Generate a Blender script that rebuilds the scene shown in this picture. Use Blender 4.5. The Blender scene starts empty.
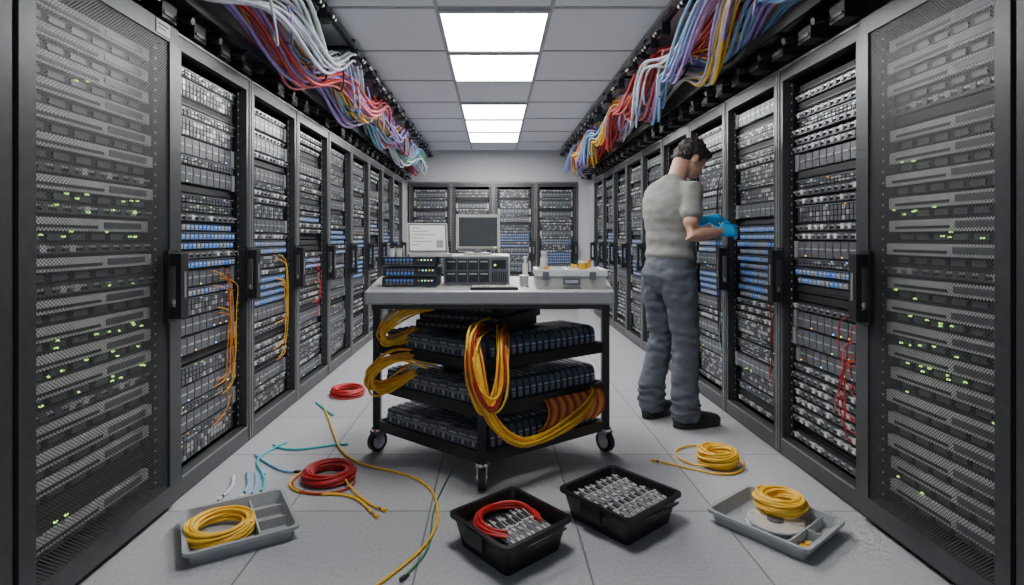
import bpy, bmesh, math, random
from mathutils import Vector, Matrix, noise
random.seed(7)
S = bpy.context.scene
COL = S.collection

# ------------------------------------------------------------------ materials
def mat(name, col, rough=0.5, metal=0.0, emit=None, es=0.0, var=0.12, scale=30, bump=0.0, bscale=200):
    m = bpy.data.materials.new(name); m.use_nodes = True
    nt = m.node_tree; b = nt.nodes['Principled BSDF']
    b.inputs['Roughness'].default_value = rough
    b.inputs['Metallic'].default_value = metal
    tc = nt.nodes.new('ShaderNodeTexCoord')
    n = nt.nodes.new('ShaderNodeTexNoise'); n.inputs['Scale'].default_value = scale
    nt.links.new(tc.outputs['Object'], n.inputs['Vector'])
    r = nt.nodes.new('ShaderNodeValToRGB')
    r.color_ramp.elements[0].position = 0.3; r.color_ramp.elements[1].position = 0.7
    r.color_ramp.elements[0].color = (*[c*(1-var) for c in col], 1)
    r.color_ramp.elements[1].color = (*[min(1, c*(1+var)) for c in col], 1)
    nt.links.new(n.outputs['Fac'], r.inputs['Fac'])
    nt.links.new(r.outputs['Color'], b.inputs['Base Color'])
    if emit:
        b.inputs['Emission Color'].default_value = (*emit, 1)
        b.inputs['Emission Strength'].default_value = es
    if bump > 0:
        n2 = nt.nodes.new('ShaderNodeTexNoise'); n2.inputs['Scale'].default_value = bscale
        nt.links.new(tc.outputs['Object'], n2.inputs['Vector'])
        bp = nt.nodes.new('ShaderNodeBump'); bp.inputs['Strength'].default_value = bump
        bp.inputs['Distance'].default_value = 0.01
        nt.links.new(n2.outputs['Fac'], bp.inputs['Height'])
        nt.links.new(bp.outputs['Normal'], b.inputs['Normal'])
    return m

M = {}
M['frame'] = mat('rack_frame_grey', (0.060,0.064,0.071), 0.32, 0.4)
M['frame2'] = mat('rack_frame_edge', (0.26,0.265,0.27), 0.35, 0.4)
M['black'] = mat('black_plastic', (0.010,0.010,0.012), 0.4)
M['dark'] = mat('dark_interior', (0.012,0.013,0.015), 0.6)
M['unitd'] = mat('unit_dark', (0.026,0.029,0.035), 0.4, 0.3)
M['unitg'] = mat('unit_grey', (0.14,0.15,0.168), 0.35, 0.5)
M['silver'] = mat('unit_silver', (0.46,0.47,0.49), 0.3, 0.6)
M['chip'] = mat('connector_metal', (0.70,0.71,0.73), 0.35, 0.5, var=0.04)
M['pale'] = mat('pale_plastic', (0.52,0.52,0.53), 0.45)
M['blue'] = mat('blue_port', (0.07,0.17,0.42), 0.35, emit=(0.1,0.3,0.9), es=0.14)
M['lg'] = mat('led_green', (0.1,0.6,0.1), 0.4, emit=(0.50,1,0.18), es=2.5)
M['la'] = mat('led_amber', (0.8,0.4,0.05), 0.4, emit=(1,0.45,0.08), es=2)
M['lb'] = mat('led_blue', (0.1,0.3,0.8), 0.4, emit=(0.2,0.5,1), es=3)
M['white'] = mat('white_plastic', (0.70,0.70,0.69), 0.4, var=0.04)
M['cream'] = mat('cream_plastic', (0.46,0.45,0.425), 0.4, var=0.05)
M['screen'] = mat('dark_screen', (0.05,0.055,0.06), 0.15)
M['paper'] = mat('lit_screen', (0.5,0.5,0.49), 0.3, emit=(0.9,0.97,0.92), es=0.25, var=0.05)
M['yellow'] = mat('yellow_cable', (0.86,0.50,0.03), 0.4)
M['orange'] = mat('orange_cable', (0.72,0.27,0.03), 0.4)
M['red'] = mat('red_cable', (0.46,0.018,0.018), 0.4)
M['cyan'] = mat('cyan_cable', (0.05,0.5,0.55), 0.4)
M['lblue'] = mat('light_blue_cable', (0.22,0.46,0.72), 0.4)
M['purple'] = mat('lilac_cable', (0.36,0.24,0.62), 0.4)
M['pink'] = mat('pink_cable', (0.62,0.12,0.16), 0.4)
M['wcable'] = mat('white_cable', (0.58,0.62,0.70), 0.4)
M['green'] = mat('green_cable', (0.06,0.24,0.10), 0.4)
M['bcable'] = mat('black_cable', (0.015,0.015,0.015), 0.4)
M['traygrey'] = mat('grey_tray_plastic', (0.33,0.345,0.36), 0.35, var=0.05)
M['table'] = mat('tabletop_grey', (0.30,0.30,0.315), 0.32, var=0.06)
M['rubber'] = mat('rubber', (0.02,0.02,0.02), 0.6)
M['chrome'] = mat('chrome', (0.75,0.76,0.78), 0.18, 0.9, var=0.03)
M['slate'] = mat('slate_module', (0.08,0.10,0.14), 0.4, 0.2)
M['lav'] = mat('grey_module', (0.27,0.28,0.32), 0.4, 0.2)
M['skin'] = mat('skin', (0.52,0.30,0.21), 0.5, var=0.08)
M['hair'] = mat('dark_hair', (0.018,0.012,0.009), 0.55, var=0.4, scale=120, bump=0.8, bscale=150)
M['shirt'] = mat('grey_tshirt', (0.235,0.23,0.22), 0.85, var=0.06, bump=0.15, bscale=300)
M['jeans'] = mat('grey_blue_work_trousers', (0.098,0.110,0.138), 0.85, var=0.10, scale=12, bump=0.2, bscale=300)
M['glove'] = mat('blue_glove', (0.02,0.38,0.78), 0.35, var=0.06)
M['shoe'] = mat('black_shoe', (0.015,0.014,0.013), 0.45)
M['lip'] = mat('lip', (0.42,0.17,0.14), 0.5)
M['eye'] = mat('eye_white', (0.8,0.8,0.78), 0.2, var=0.02)
M['wall'] = mat('wall_paint', (0.42,0.43,0.46), 0.8, var=0.03, scale=3)
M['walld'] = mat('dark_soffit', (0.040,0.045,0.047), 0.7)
M['tbar'] = mat('ceiling_tbar', (0.36,0.37,0.39), 0.6)
M['panel'] = mat('light_diffuser', (0.9,0.9,0.88), 0.5, emit=(1.0,0.985,0.95), es=28.0, var=0.0)
M['ceil'] = mat('ceiling_tile', (0.66,0.69,0.74), 0.9, var=0.06, scale=90, bump=0.3, bscale=140)

def floor_mat():
    m = bpy.data.materials.new('floor_tile'); m.use_nodes = True
    nt = m.node_tree; b = nt.nodes['Principled BSDF']
    tc = nt.nodes.new('ShaderNodeTexCoord')
    br = nt.nodes.new('ShaderNodeTexBrick')
    br.offset = 0.0; br.squash = 1.0
    br.inputs['Scale'].default_value = 1.0
    br.inputs['Brick Width'].default_value = 0.6
    br.inputs['Row Height'].default_value = 0.6
    br.inputs['Mortar Size'].default_value = 0.004
    br.inputs['Mortar Smooth'].default_value = 0.1
    br.inputs['Color1'].default_value = (0.42,0.425,0.46,1)
    br.inputs['Color2'].default_value = (0.48,0.485,0.515,1)
    br.inputs['Mortar'].default_value = (0.18,0.18,0.19,1)
    mp = nt.nodes.new('ShaderNodeMapping'); mp.inputs['Location'].default_value = (0.27,0.1,0)
    nt.links.new(tc.outputs['Object'], mp.inputs['Vector'])
    nt.links.new(mp.outputs['Vector'], br.inputs['Vector'])
    n = nt.nodes.new('ShaderNodeTexNoise'); n.inputs['Scale'].default_value = 70; n.inputs['Detail'].default_value = 6
    nt.links.new(tc.outputs['Object'], n.inputs['Vector'])
    r = nt.nodes.new('ShaderNodeValToRGB')
    r.color_ramp.elements[0].position = 0.35; r.color_ramp.elements[0].color = (0.78,0.78,0.78,1)
    r.color_ramp.elements[1].position = 0.65; r.color_ramp.elements[1].color = (1,1,1,1)
    nt.links.new(n.outputs['Fac'], r.inputs['Fac'])
    mx = nt.nodes.new('ShaderNodeMixRGB'); mx.blend_type = 'MULTIPLY'; mx.inputs['Fac'].default_value = 0.8
    nt.links.new(br.outputs['Color'], mx.inputs['Color1']); nt.links.new(r.outputs['Color'], mx.inputs['Color2'])
    nt.links.new(mx.outputs['Color'], b.inputs['Base Color'])
    b.inputs['Roughness'].default_value = 0.28
    bp = nt.nodes.new('ShaderNodeBump'); bp.inputs['Strength'].default_value = 0.4; bp.inputs['Distance'].default_value = 0.003
    bp.invert = True
    nt.links.new(br.outputs['Fac'], bp.inputs['Height']); nt.links.new(bp.outputs['Normal'], b.inputs['Normal'])
    return m
M['floor'] = floor_mat()

def mesh_mat():
    m = bpy.data.materials.new('perforated_steel'); m.use_nodes = True
    nt = m.node_tree; b = nt.nodes['Principled BSDF']; out = nt.nodes['Material Output']
    b.inputs['Base Color'].default_value = (0.075,0.077,0.082,1); b.inputs['Roughness'].default_value = 0.4
    b.inputs['Metallic'].default_value = 0.3
    tc = nt.nodes.new('ShaderNodeTexCoord')
    sp = nt.nodes.new('ShaderNodeSeparateXYZ'); nt.links.new(tc.outputs['Object'], sp.inputs[0])
    def math_(op, a, bb=None):
        n = nt.nodes.new('ShaderNodeMath'); n.operation = op
        for i, v in enumerate((a, bb)):
            if v is None: continue
            if isinstance(v, (int, float)): n.inputs[i].default_value = v
            else: nt.links.new(v, n.inputs[i])
        return n.outputs[0]
    k = 2*math.pi/0.0125
    p = math_('SINE', math_('MULTIPLY', math_('ADD', sp.outputs['Y'], sp.outputs['Z']), k*0.5))
    q = math_('SINE', math_('MULTIPLY', math_('SUBTRACT', sp.outputs['Y'], sp.outputs['Z']), k*0.5))
    pr = math_('MULTIPLY', p, q)
    hole = math_('GREATER_THAN', math_('ABSOLUTE', pr), 0.30)
    tr = nt.nodes.new('ShaderNodeBsdfTransparent')
    mx = nt.nodes.new('ShaderNodeMixShader')
    nt.links.new(hole, mx.inputs[0]); nt.links.new(b.outputs[0], mx.inputs[1]); nt.links.new(tr.outputs[0], mx.inputs[2])
    nt.links.new(mx.outputs[0], out.inputs['Surface'])
    return m
M['mesh'] = mesh_mat()

# ------------------------------------------------------------------ mesh builder
class MB:
    def __init__(s): s.v=[]; s.f=[]; s.m=[]; s.mats=[]; s.T=Matrix.Identity(4)
    def mi(s, k):
        if k not in s.mats: s.mats.append(k)
        return s.mats.index(k)
    def add(s, vs, fs, k):
        o=len(s.v); mi=s.mi(k)
        s.v += [tuple(s.T @ Vector(p)) for p in vs]
        for f in fs: s.f.append(tuple(o+i for i in f)); s.m.append(mi)
    def box(s, x0,x1,y0,y1,z0,z1,k):
        s.add([(x0,y0,z0),(x1,y0,z0),(x1,y1,z0),(x0,y1,z0),(x0,y0,z1),(x1,y0,z1),(x1,y1,z1),(x0,y1,z1)],
              [(0,3,2,1),(4,5,6,7),(0,1,5,4),(1,2,6,5),(2,3,7,6),(3,0,4,7)], k)
    def prism(s, poly, z0, z1, k):
        n=len(poly)
        s.add([(x,y,z0) for x,y in poly]+[(x,y,z1) for x,y in poly],
              [tuple(reversed(range(n))), tuple(range(n,2*n))]+[(i,(i+1)%n,n+(i+1)%n,n+i) for i in range(n)], k)
    def cyl(s, p, ax, r, h, k, n=16, r2=None):
        p=Vector(p); ax=Vector(ax).normalized(); a=ax.orthogonal().normalized(); b=ax.cross(a)
        r2 = r if r2 is None else r2
        vs=[]
        for (hh,rr) in ((0,r),(h,r2)):
            for i in range(n):
                t=2*math.pi*i/n; vs.append(p+ax*hh+(a*math.cos(t)+b*math.sin(t))*rr)
        s.add(vs, [tuple(reversed(range(n))), tuple(range(n,2*n))]+[(i,(i+1)%n,n+(i+1)%n,n+i) for i in range(n)], k)
    def mesh(s, name):
        me=bpy.data.meshes.new(name); me.from_pydata(s.v,[],s.f)
        for k in s.mats: me.materials.append(M[k])
        me.polygons.foreach_set('material_index', s.m); me.update()
        return me
    def obj(s, name, loc=(0,0,0), rot=0, parent=None, bevel=0):
        o=bpy.data.objects.new(name, s.mesh(name)); COL.objects.link(o)
        o.location=loc; o.rotation_euler=(0,0,rot)
        if parent: o.parent=parent
        if bevel:
            b=o.modifiers.new('bevel','BEVEL'); b.width=bevel; b.segments=2; b.limit_method='ANGLE'
        return o

def empty(name, loc=(0,0,0), rot=0):
    e=bpy.data.objects.new(name,None); COL.objects.link(e); e.location=loc; e.rotation_euler=(0,0,rot)
    e.empty_display_size=0.1
    return e

def curves(name, lst, parent=None, res=2, loc=(0,0,0)):
    """lst of (pts, radius, matkey)"""
    cu=bpy.data.curves.new(name,'CURVE'); cu.dimensions='3D'; cu.bevel_depth=1.0; cu.bevel_resolution=res
    cu.resolution_u=4; cu.use_fill_caps=True
    keys=[]
    for pts,r,k in lst:
        if k not in keys: keys.append(k); cu.materials.append(M[k])
        sp=cu.splines.new('NURBS'); sp.points.add(len(pts)-1)
        for i,p in enumerate(pts):
            sp.points[i].co=(p[0],p[1],p[2],1); sp.points[i].radius=r
        sp.order_u=min(4,len(pts)); sp.use_endpoint_u=True; sp.material_index=keys.index(k)
    o=bpy.data.objects.new(name,cu); COL.objects.link(o); o.location=loc
    if parent: o.parent=parent
    return o

# ------------------------------------------------------------------ room
CAMH=1.15; XL=-1.39; XR=1.53; CH=2.57; YB=8.82
b=MB(); b.box(-2.5,2.6,-0.6,9.9,-0.06,0,'floor'); b.obj('floor')
b=MB(); b.box(-2.5,2.6,-2.2,9.9,CH,CH+0.06,'ceil'); b.obj('ceiling')
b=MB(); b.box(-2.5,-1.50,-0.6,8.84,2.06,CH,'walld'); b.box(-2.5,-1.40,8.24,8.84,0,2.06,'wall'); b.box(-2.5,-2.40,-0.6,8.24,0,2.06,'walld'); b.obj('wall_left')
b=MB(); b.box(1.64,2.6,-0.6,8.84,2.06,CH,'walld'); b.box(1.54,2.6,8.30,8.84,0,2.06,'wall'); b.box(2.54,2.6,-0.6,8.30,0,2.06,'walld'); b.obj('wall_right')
b=MB(); b.box(-2.5,2.6,8.84,9.9,2.06,CH,'wall'); b.box(1.36,2.6,8.84,9.9,0,2.06,'wall'); b.box(-2.5,-1.40,8.84,9.9,0,2.06,'wall'); b.box(-1.40,1.36,9.8,9.9,0,2.06,'wall'); b.obj('wall_back')
b=MB()
for x in (-1.065,-0.355,0.355,1.065): b.box(x-0.012,x+0.012,-2.2,8.84,CH-0.008,CH,'tbar')
y=3.36-0.78*7
while y<8.8:
    b.box(-1.5,1.64,y-0.012,y+0.012,CH-0.007,CH,'tbar'); y+=0.78
b.obj('trim_1')
for k in (-2,0,1,3,4,5):  # nearest panel sits out of view, added to light the near end
    y0=3.36+0.78*k
    b=MB(); b.box(-0.343,0.343,y0+0.035,y0+0.745,CH-0.012,CH-0.002,'panel')
    for (a0,a1,c0,c1) in ((-0.35,-0.335,y0+0.005,y0+0.775),(0.335,0.35,y0+0.005,y0+0.775),(-0.335,0.335,y0+0.005,y0+0.045),(-0.335,0.335,y0+0.735,y0+0.775)):
        b.box(a0,a1,c0,c1,CH-0.022,CH,'tbar')
    b.obj('ceiling_light_panel')

# ------------------------------------------------------------------ racks
W=0.70; H=2.05; U=0.0445
def unit(b, z, n, typ, rnd):
    h=U*n-0.004; y0=0.085; y1=W-0.085; xf=-0.055+rnd.uniform(0,0.022)
    L=y1-y0
    def led(y,zz,k,s=0.0035): b.box(xf,xf+0.004,y-s,y+s,zz-s*0.8,zz+s*0.8,k)
    if typ=='server':
        b.box(-0.5,xf,y0,y1,z,z+h,'unitd')
        b.box(xf,xf+0.010,y0-0.012,y0+0.02,z,z+h,'silver'); b.box(xf,xf+0.010,y1-0.02,y1+0.012,z,z+h,'silver')
        nb=8; w=(L-0.05)/nb
        for i in range(nb):
            ya=y0+0.025+i*w
            b.box(xf,xf+0.008,ya+0.003,ya+w-0.003,z+0.005,z+h-0.005,'unitg')
            b.box(xf+0.008,xf+0.011,ya+0.008,ya+w-0.008,z+h*0.5,z+h*0.5+0.007,'silver')
            if rnd.random()<0.35: b.box(xf+0.008,xf+0.011,ya+0.006,ya+0.014,z+0.009,z+0.014, rnd.choice(['lg','lb','unitd','la']))
    elif typ=='switch':
        b.box(-0.5,xf,y0,y1,z,z+h,'unitd'); b.box(xf,xf+0.004,y0-0.012,y1+0.012,z+h-0.006,z+h,'unitg')
        rows=2 if n==1 else 3; nb=16; w=(L-0.06)/nb; rh=(h-0.010)/rows
        for r in range(rows):
            for i in range(nb):
                ya=y0+0.03+i*w; za=z+0.003+r*rh
                b.box(xf,xf+0.006,ya+0.004,ya+w-0.004,za+0.003,za+rh-0.003,'silver' if rnd.random()<0.35 else 'unitg')
        for i in range(2):
            led(rnd.uniform(y0+0.03,y1-0.03),z+h-0.006,rnd.choice(['lg','la','lb']),0.003)
    elif typ=='blue':
        b.box(-0.5,xf,y0,y1,z,z+h,'unitd')
        b.box(xf,xf+0.003,y0-0.012,y1+0.012,z+h-0.005,z+h,'unitg')
        nb=14; w=(L-0.04)/nb
        for i in range(nb):
            ya=y0+0.02+i*w
            b.box(xf,xf+0.010,ya+0.004,ya+w-0.004,z+0.006,z+h-0.010,'blue' if rnd.random()<0.6 else 'lav')
            b.box(xf+0.010,xf+0.013,ya+0.007,ya+w-0.012,z+h*0.45,z+h*0.45+0.006,'pale')
    elif typ=='slat':
        b.box(-0.5,xf,y0,y1,z,z+h,'dark')
        b.box(xf,xf+0.012,y0-0.012,y1+0.012,z+h*0.55,z+h*0.55+0.008,'silver')
        b.box(xf,xf+0.008,y0,y1,z+0.004,z+0.012,'unitg')
        nb=10; w=L/nb
        for i in range(nb):
            ya=y0+i*w
            b.box(xf,xf+0.014,ya+0.006,ya+w*0.55,z+0.010,z+h-0.008,'unitg' if rnd.random()<.6 else 'pale')
    elif typ=='bar':
        b.box(-0.5,xf-0.02,y0,y1,z,z+h,'dark')
        b.box(xf-0.02,xf+0.006,y0-0.01,y1+0.01,z+h*0.42,z+h-0.006,'pale')
        b.box(xf+0.006,xf+0.009,y0+0.03,y0+L*0.55,z+h*0.54,z+h*0.66,'unitd')
        b.box(xf+0.006,xf+0.009,y0+L*0.6,y1-0.03,z+h*0.54,z+h*0.82,'unitg')
        for i in range(6):
            b.box(xf-0.02,xf-0.012,y0+0.03+i*L/6.2,y0+0.03+i*L/6.2+L*0.11,z+h*0.06,z+h*0.30,'unitg')
    elif typ=='blank':
        b.box(-0.5,xf-0.01,y0,y1,z,z+h,'dark'); b.box(xf-0.01,xf-0.004,y0,y1,z+0.006,z+h*0.35,'unitd')

def rack_mesh(seed, door=False, far=True, prof=0, handle=True):
    rnd=random.Random(seed); b=MB()
    b.box(-0.9,-0.0,0,0.02,0.0,H,'frame'); b.box(-0.9,0,W-0.02,W,0,H,'frame')
    b.box(-0.9,0,0.02,W-0.02,H-0.03,H,'frame'); b.box(-0.9,0,0.02,W-0.02,0,0.06,'frame')
    b.box(-0.9,-0.88,0.02,W-0.02,0.06,H-0.03,'dark')
    b.box(-0.04,0.012,0.004,0.045,0.02,H-0.005,'frame'); b.box(-0.04,0.012,W-0.045,W-0.004,0.02,H-0.005,'frame')
    b.box(-0.04,0.012,0.045,W-0.045,H-0.075,H-0.005,'frame'); b.box(-0.04,0.012,0.045,W-0.045,0.02,0.10,'frame')
    for yy in (0.006,W-0.014): b.box(0.012,0.017,yy,yy+0.008,0.02,H-0.005,'frame2')
    b.box(0.012,0.017,0.014,W-0.014,H-0.015,H-0.005,'frame2')
    b.box(0.012,0.017,0.045,W-0.045,0.100-0.008,0.100,'frame2')
    for yy in (0.045,W-0.070):
        b.box(-0.09,-0.03,yy,yy+0.025,0.10,H-0.075,'black')
        z=0.12
        while z<1.95:
            b.box(-0.03,-0.028,yy+0.009,yy+0.016,z,z+0.008,'pale'); z+=U
    z=0.115
    while z<1.93:
        t=z/2.0
        if door: typ=rnd.choice(['bar','bar','bar','bar','slat','blank','bar'])
        elif prof==0:
            typ = 'blue' if 0.38<t<0.60 and rnd.random()<0.75 else rnd.choice(['switch','slat','server','switch','blank'])
        elif prof==1:
            typ = 'blue' if (0.35<t<0.44 or 0.52<t<0.56) else rnd.choice(['server','slat','slat','switch','blank'])
        else:
            typ = 'blue' if (0.44<t<0.50 or 0.62<t<0.65) else rnd.choice(['slat','slat','server','switch','blank'])
        n = {'server':2,'switch':rnd.choice([1,2]),'blue':1,'slat':1,'blank':1,'bar':2}[typ]
        if z+n*U>1.965: n=1; typ='slat'
        unit(b,z,n,typ,rnd)
        lit = 0.28<t<0.42 or 0.55<t<0.64
        if door and rnd.random()<(1.0 if lit else 0.2):
            for i in range(rnd.randint(4,8) if lit else 2):
                yy=rnd.uniform(0.12,W-0.12); zz=z+rnd.uniform(0.01,0.035)
                b.box(-0.03,-0.024,yy-0.005,yy+0.005,zz-0.0025,zz+0.0025,'lg')
        z+=n*U
    if door:
        b.box(0.012,0.034,0.008,0.06,0.03,H-0.01,'frame'); b.box(0.012,0.034,W-0.06,W-0.008,0.03,H-0.01,'frame')
        b.box(0.012,0.034,0.06,W-0.06,H-0.08,H-0.01,'frame'); b.box(0.012,0.034,0.06,W-0.06,0.03,0.11,'frame')
        b.add([(0.026,0.06,0.11),(0.026,W-0.06,0.11),(0.026,W-0.06,H-0.08),(0.026,0.06,H-0.08)],[(0,1,2,3)],'mesh')
    if handle:
        off=0.060 if door else 0.035
        yh=W-off if far else off
        zc=0.95; x0=0.034 if door else 0.012
        b.box(x0,x0+0.014,yh-0.03,yh+0.03,zc-0.15,zc+0.15,'black')
        b.box(x0+0.014,x0+0.055,yh-0.022,yh+0.022,zc+0.085,zc+0.135,'black')
        b.box(x0+0.014,x0+0.055,yh-0.022,yh+0.022,zc-0.135,zc-0.085,'black')
        b.box(x0+0.04,x0+0.062,yh-0.024,yh+0.024,zc-0.135,zc+0.135,'black')
        b.box(x0+0.062,x0+0.065,yh-0.006,yh+0.006,zc-0.05,zc+0.06,'frame2')
        b.cyl((x0+0.013,yh,zc-0.07),(1,0,0),0.012,0.004,'silver')
    return b.mesh('server_rack_body')

LM=[rack_mesh(11,prof=0),rack_mesh(12,prof=1),rack_mesh(13,prof=2)]
RM=[rack_mesh(21,prof=2,far=False),rack_mesh(22,prof=0,far=False),rack_mesh(23,prof=1,far=False)]
LD=rack_mesh(31,door=True); RD=rack_mesh(32,door=True,far=False)
LD0=rack_mesh(33,door=True,handle=False); RD0=rack_mesh(34,door=True,handle=False)
def place(me, loc, rot, sy):
    o=bpy.data.objects.new('server_rack',me); COL.objects.link(o); o.location=loc; o.rotation_euler=(0,0,rot); o.scale=(1,sy,1)
    return o
pl=0.735; pr=0.672
for k in range(-3,8):
    pp=pl if k>=0 else 0.81
    y0=2.357+pp*k
    place((LD if k==-1 else LD0) if k<0 else LM[k%3], (XL,y0+0.002,0), 0, (pp-0.004)/W)
for k in range(-3,9):
    y0=2.245+pr*k
    place((RD if k==-1 else RD0) if k<0 else RM[k%3], (XR,y0+pr-0.002,0), math.pi, (pr-0.004)/W)
for i in range(4):
    place(LM[(i+1)%3], (-1.37+0.68*i+0.002,YB,0), -math.pi/2, 0.676/W)

b=MB(); b.box(0,0.003,0,0.09,0,0.055,'white'); b.box(0.003,0.0035,0.01,0.08,0.035,0.042,'unitd'); b.box(0.003,0.0035,0.01,0.06,0.02,0.025,'unitd')
b.obj('rack_label',(XL+0.0345,2.19,1.98))

def rack_cables(name, side, y0, zs, cols, n, seed):
    rnd=random.Random(seed)
    lst=[]
    x=XL if side<0 else XR; s=-side
    for i in range(n):
        yy=y0+rnd.uniform(-0.04,0.04)
        zt=zs[1]+rnd.uniform(-0.2,0.05); zb=zs[0]+rnd.uniform(-0.05,0.2)
        pts=[(x-s*0.030,yy-rnd.uniform(.05,.15),zt)]
        for j in range(7):
            t=j/6; pts.append((x-s*rnd.uniform(-0.002,0.02),yy+0.03*math.sin(4*t+i*2)+rnd.uniform(-.01,.01),zt+(zb-zt)*(t*0.94+0.03)))
        pts.append((x-s*0.030,yy-rnd.uniform(.05,.15),zb))
        lst.append((pts,0.0025,rnd.choice(cols)))
    return curves(name,lst,res=1)
rack_cables('rack_patch_cables',-1,2.93,(0.25,0.95),['orange','yellow','orange','red'],7,1)
rack_cables('rack_patch_cables',-1,3.66,(0.4,1.0),['orange','yellow'],5,2)
rack_cables('rack_patch_cables',-1,4.4,(0.5,1.0),['red','yellow'],3,3)
rack_cables('rack_patch_cables',1,2.40,(0.30,0.78),['red','red','pink'],7,4)
rack_cables('rack_patch_cables',1,3.02,(0.3,1.2),['bcable','bcable','red'],6,5)
rack_cables('rack_patch_cables',1,3.72,(0.3,1.6),['bcable','bcable','lblue'],6,6)

# ------------------------------------------------------------------ overhead trays and cable bundles
def tray(side):
    s=-side
    wallx=-1.50 if side<0 else 1.64
    ex=abs(wallx)-1.50
    X=lambda lat: side*(lat+ex*0.55)
    e=empty('cable_tray',(X(1.2),0,2.2)); inv=(-X(1.2),0,-2.2)
    b=MB(); r=random.Random(3+side)
    def bx(l0,l1,y0,y1,z0,z1,k):
        a,c=sorted((X(l0),X(l1))); b.box(a,c,y0,y1,z0,z1,k)
    bx(1.46,1.48,0.2,8.6,2.15,2.22,'black'); bx(1.30,1.315,0.2,8.6,2.15,2.20,'black')
    bx(0.99,1.02,0.2,8.6,2.50,2.53,'black')
    y=0.3; i=0
    while y<8.6:
        bx(1.315,1.46,y,y+0.03,2.155,2.17,'black')
        if i%3==0:
            bx(0.995,1.015,y,y+0.02,2.53,CH,'black'); bx(1.02,1.49,y,y+0.03,2.505,2.525,'black')
        if r.random()<.85:
            z0=2.42+r.uniform(-.02,.02); hh=0.085; ln=r.uniform(.08,.13)
            bx(1.03,0.975,y,y+ln,z0,z0+hh,'unitd')
            bx(1.032,0.972,y+0.01,y+ln-0.01,z0+hh*.6,z0+hh*.72,'unitg')
            for j in range(2):
                b.cyl((X(0.978),y+ln*(0.25+0.45*j),z0+hh*0.35),(s,0,-0.4),0.014,0.035,'black',8)
                b.cyl((X(0.95),y+ln*(0.25+0.45*j),z0+hh*0.22),(s,0,-0.4),0.009,0.012,'silver',8)
        if r.random()<.8:
            z1=r.uniform(2.10,2.15)
            bx(1.36,1.44,y+0.02,y+0.12,2.06,z1,'black'); bx(1.355,1.36,y+0.03,y+0.11,2.075,2.09,'unitg')
            b.cyl((X(1.355),y+0.15,2.10),(s,0,-0.2),0.016,0.05,'black',8)
        y+=0.24; i+=1
    b.obj('tray_frame',inv,parent=e)
    lst=[]
    groups=[('red',9),('pink',4),('purple',12),('lblue',10),('wcable',12),('green',4),('yellow',6),('orange',2)] if side<0 else [('red',12),('pink',4),('lblue',14),('purple',8),('wcable',8),('yellow',8),('orange',2)]
    strands=[]
    for col,n in groups:
        ph=r.uniform(0,6.28); rr=r.uniform(0.35,0.95)
        m=max(1,n//4)
        for q in range(m): strands.append((col,max(3,n//m),ph+q*2,min(1,rr+0.2*q)))
    r.shuffle(strands)
    ns=len(strands)
    for si,(col,n,ph,rr) in enumerate(strands):
        a0=2*math.pi*si/ns*2.0+r.uniform(-.3,.3)
        for j in range(n):
            ja=2*math.pi*j/n; jr=0.018+0.007*n/4; pts=[]; y=0.3
            loose=1.0+0.5*(j%3==0)
            while y<8.6:
                ang=a0+y*1.15*side
                near=max(0,1-abs(y-2.6)/1.8)*0.05
                droop=0.085*math.cos(2*math.pi*(y-0.2)/1.25)
                lat=1.175+rr*(0.145+near)*math.cos(ang)+0.03*math.sin(2.3*y+ph)+jr*loose*math.cos(ja+y*1.5)
                z=2.305+rr*0.115*math.sin(ang)+droop+0.02*math.sin(3.1*y+ph)+jr*loose*math.sin(ja+y*1.5)
                lo=2.04 if lat<1.28 else 2.225
                pts.append((X(min(lat,1.44)),y,max(lo,min(z,2.485)))); y+=0.16
            lst.append((pts,r.choice([0.008,0.009,0.012]),col))
    for i in range(24):
        y0=0.9+i*0.30+r.uniform(-.08,.08)
        d=r.uniform(0.05,0.20); L=r.uniform(0.25,0.5)
        pts=[(X(1.05),y0,2.40),(X(1.02),y0+L*0.15,2.34-d*0.6),(X(1.06),y0+L*0.5,2.28-d),(X(1.12),y0+L*0.85,2.24-d*0.6),(X(1.2),y0+L,2.28)]
        lst.append((pts,0.007,r.choice(['bcable','bcable','wcable','red','purple','lblue'])))
    for i in range(10):
        c=r.choice(['red','lblue','purple','wcable'])
        pts=[(X(1.15+r.uniform(-.08,.08)),8.0,2.33),(X(1.18),8.25,2.22),(X(1.25+r.uniform(-.05,.05)),8.4,2.12),(X(1.38),8.5,2.08),(X(1.46),8.55,2.075)]
        lst.append((pts,0.009,c))
    curves('cable_bundle',lst,parent=e,loc=inv,res=2)
tray(-1); tray(1)

# ------------------------------------------------------------------ cart
cart=empty('equipment_cart')
C=Vector((-0.055,2.50)); L=Vector((-0.63,2.95)); R=Vector((0.60,2.95)); B=Vector((0.02,3.36))
TZ=0.91
b=MB(); b.prism([(-0.585,2.465),(0.545,2.465),(0.70,3.42),(-0.715,3.42)],TZ-0.062,TZ,'table'); b.obj('tabletop',parent=cart,bevel=0.008)
b=MB(); b.prism([(-0.56,2.50),(0.52,2.50),(0.665,3.38),(-0.68,3.38)],TZ-0.085,TZ-0.062,'black')
for p in (C,L,R,B):
    b.box(p.x-0.02,p.x+0.02,p.y-0.02,p.y+0.02,0.125,(0.60 if p is C else TZ-0.08),'black')
def inset(poly,k):
    c=sum((Vector(p) for p in poly),Vector((0,0)))/len(poly)
    return [tuple(c+(Vector(p)-c)*k) for p in poly]
quad=[tuple(C),tuple(R),tuple(B),tuple(L)]
SH=(0.15,0.36,0.57)
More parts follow.
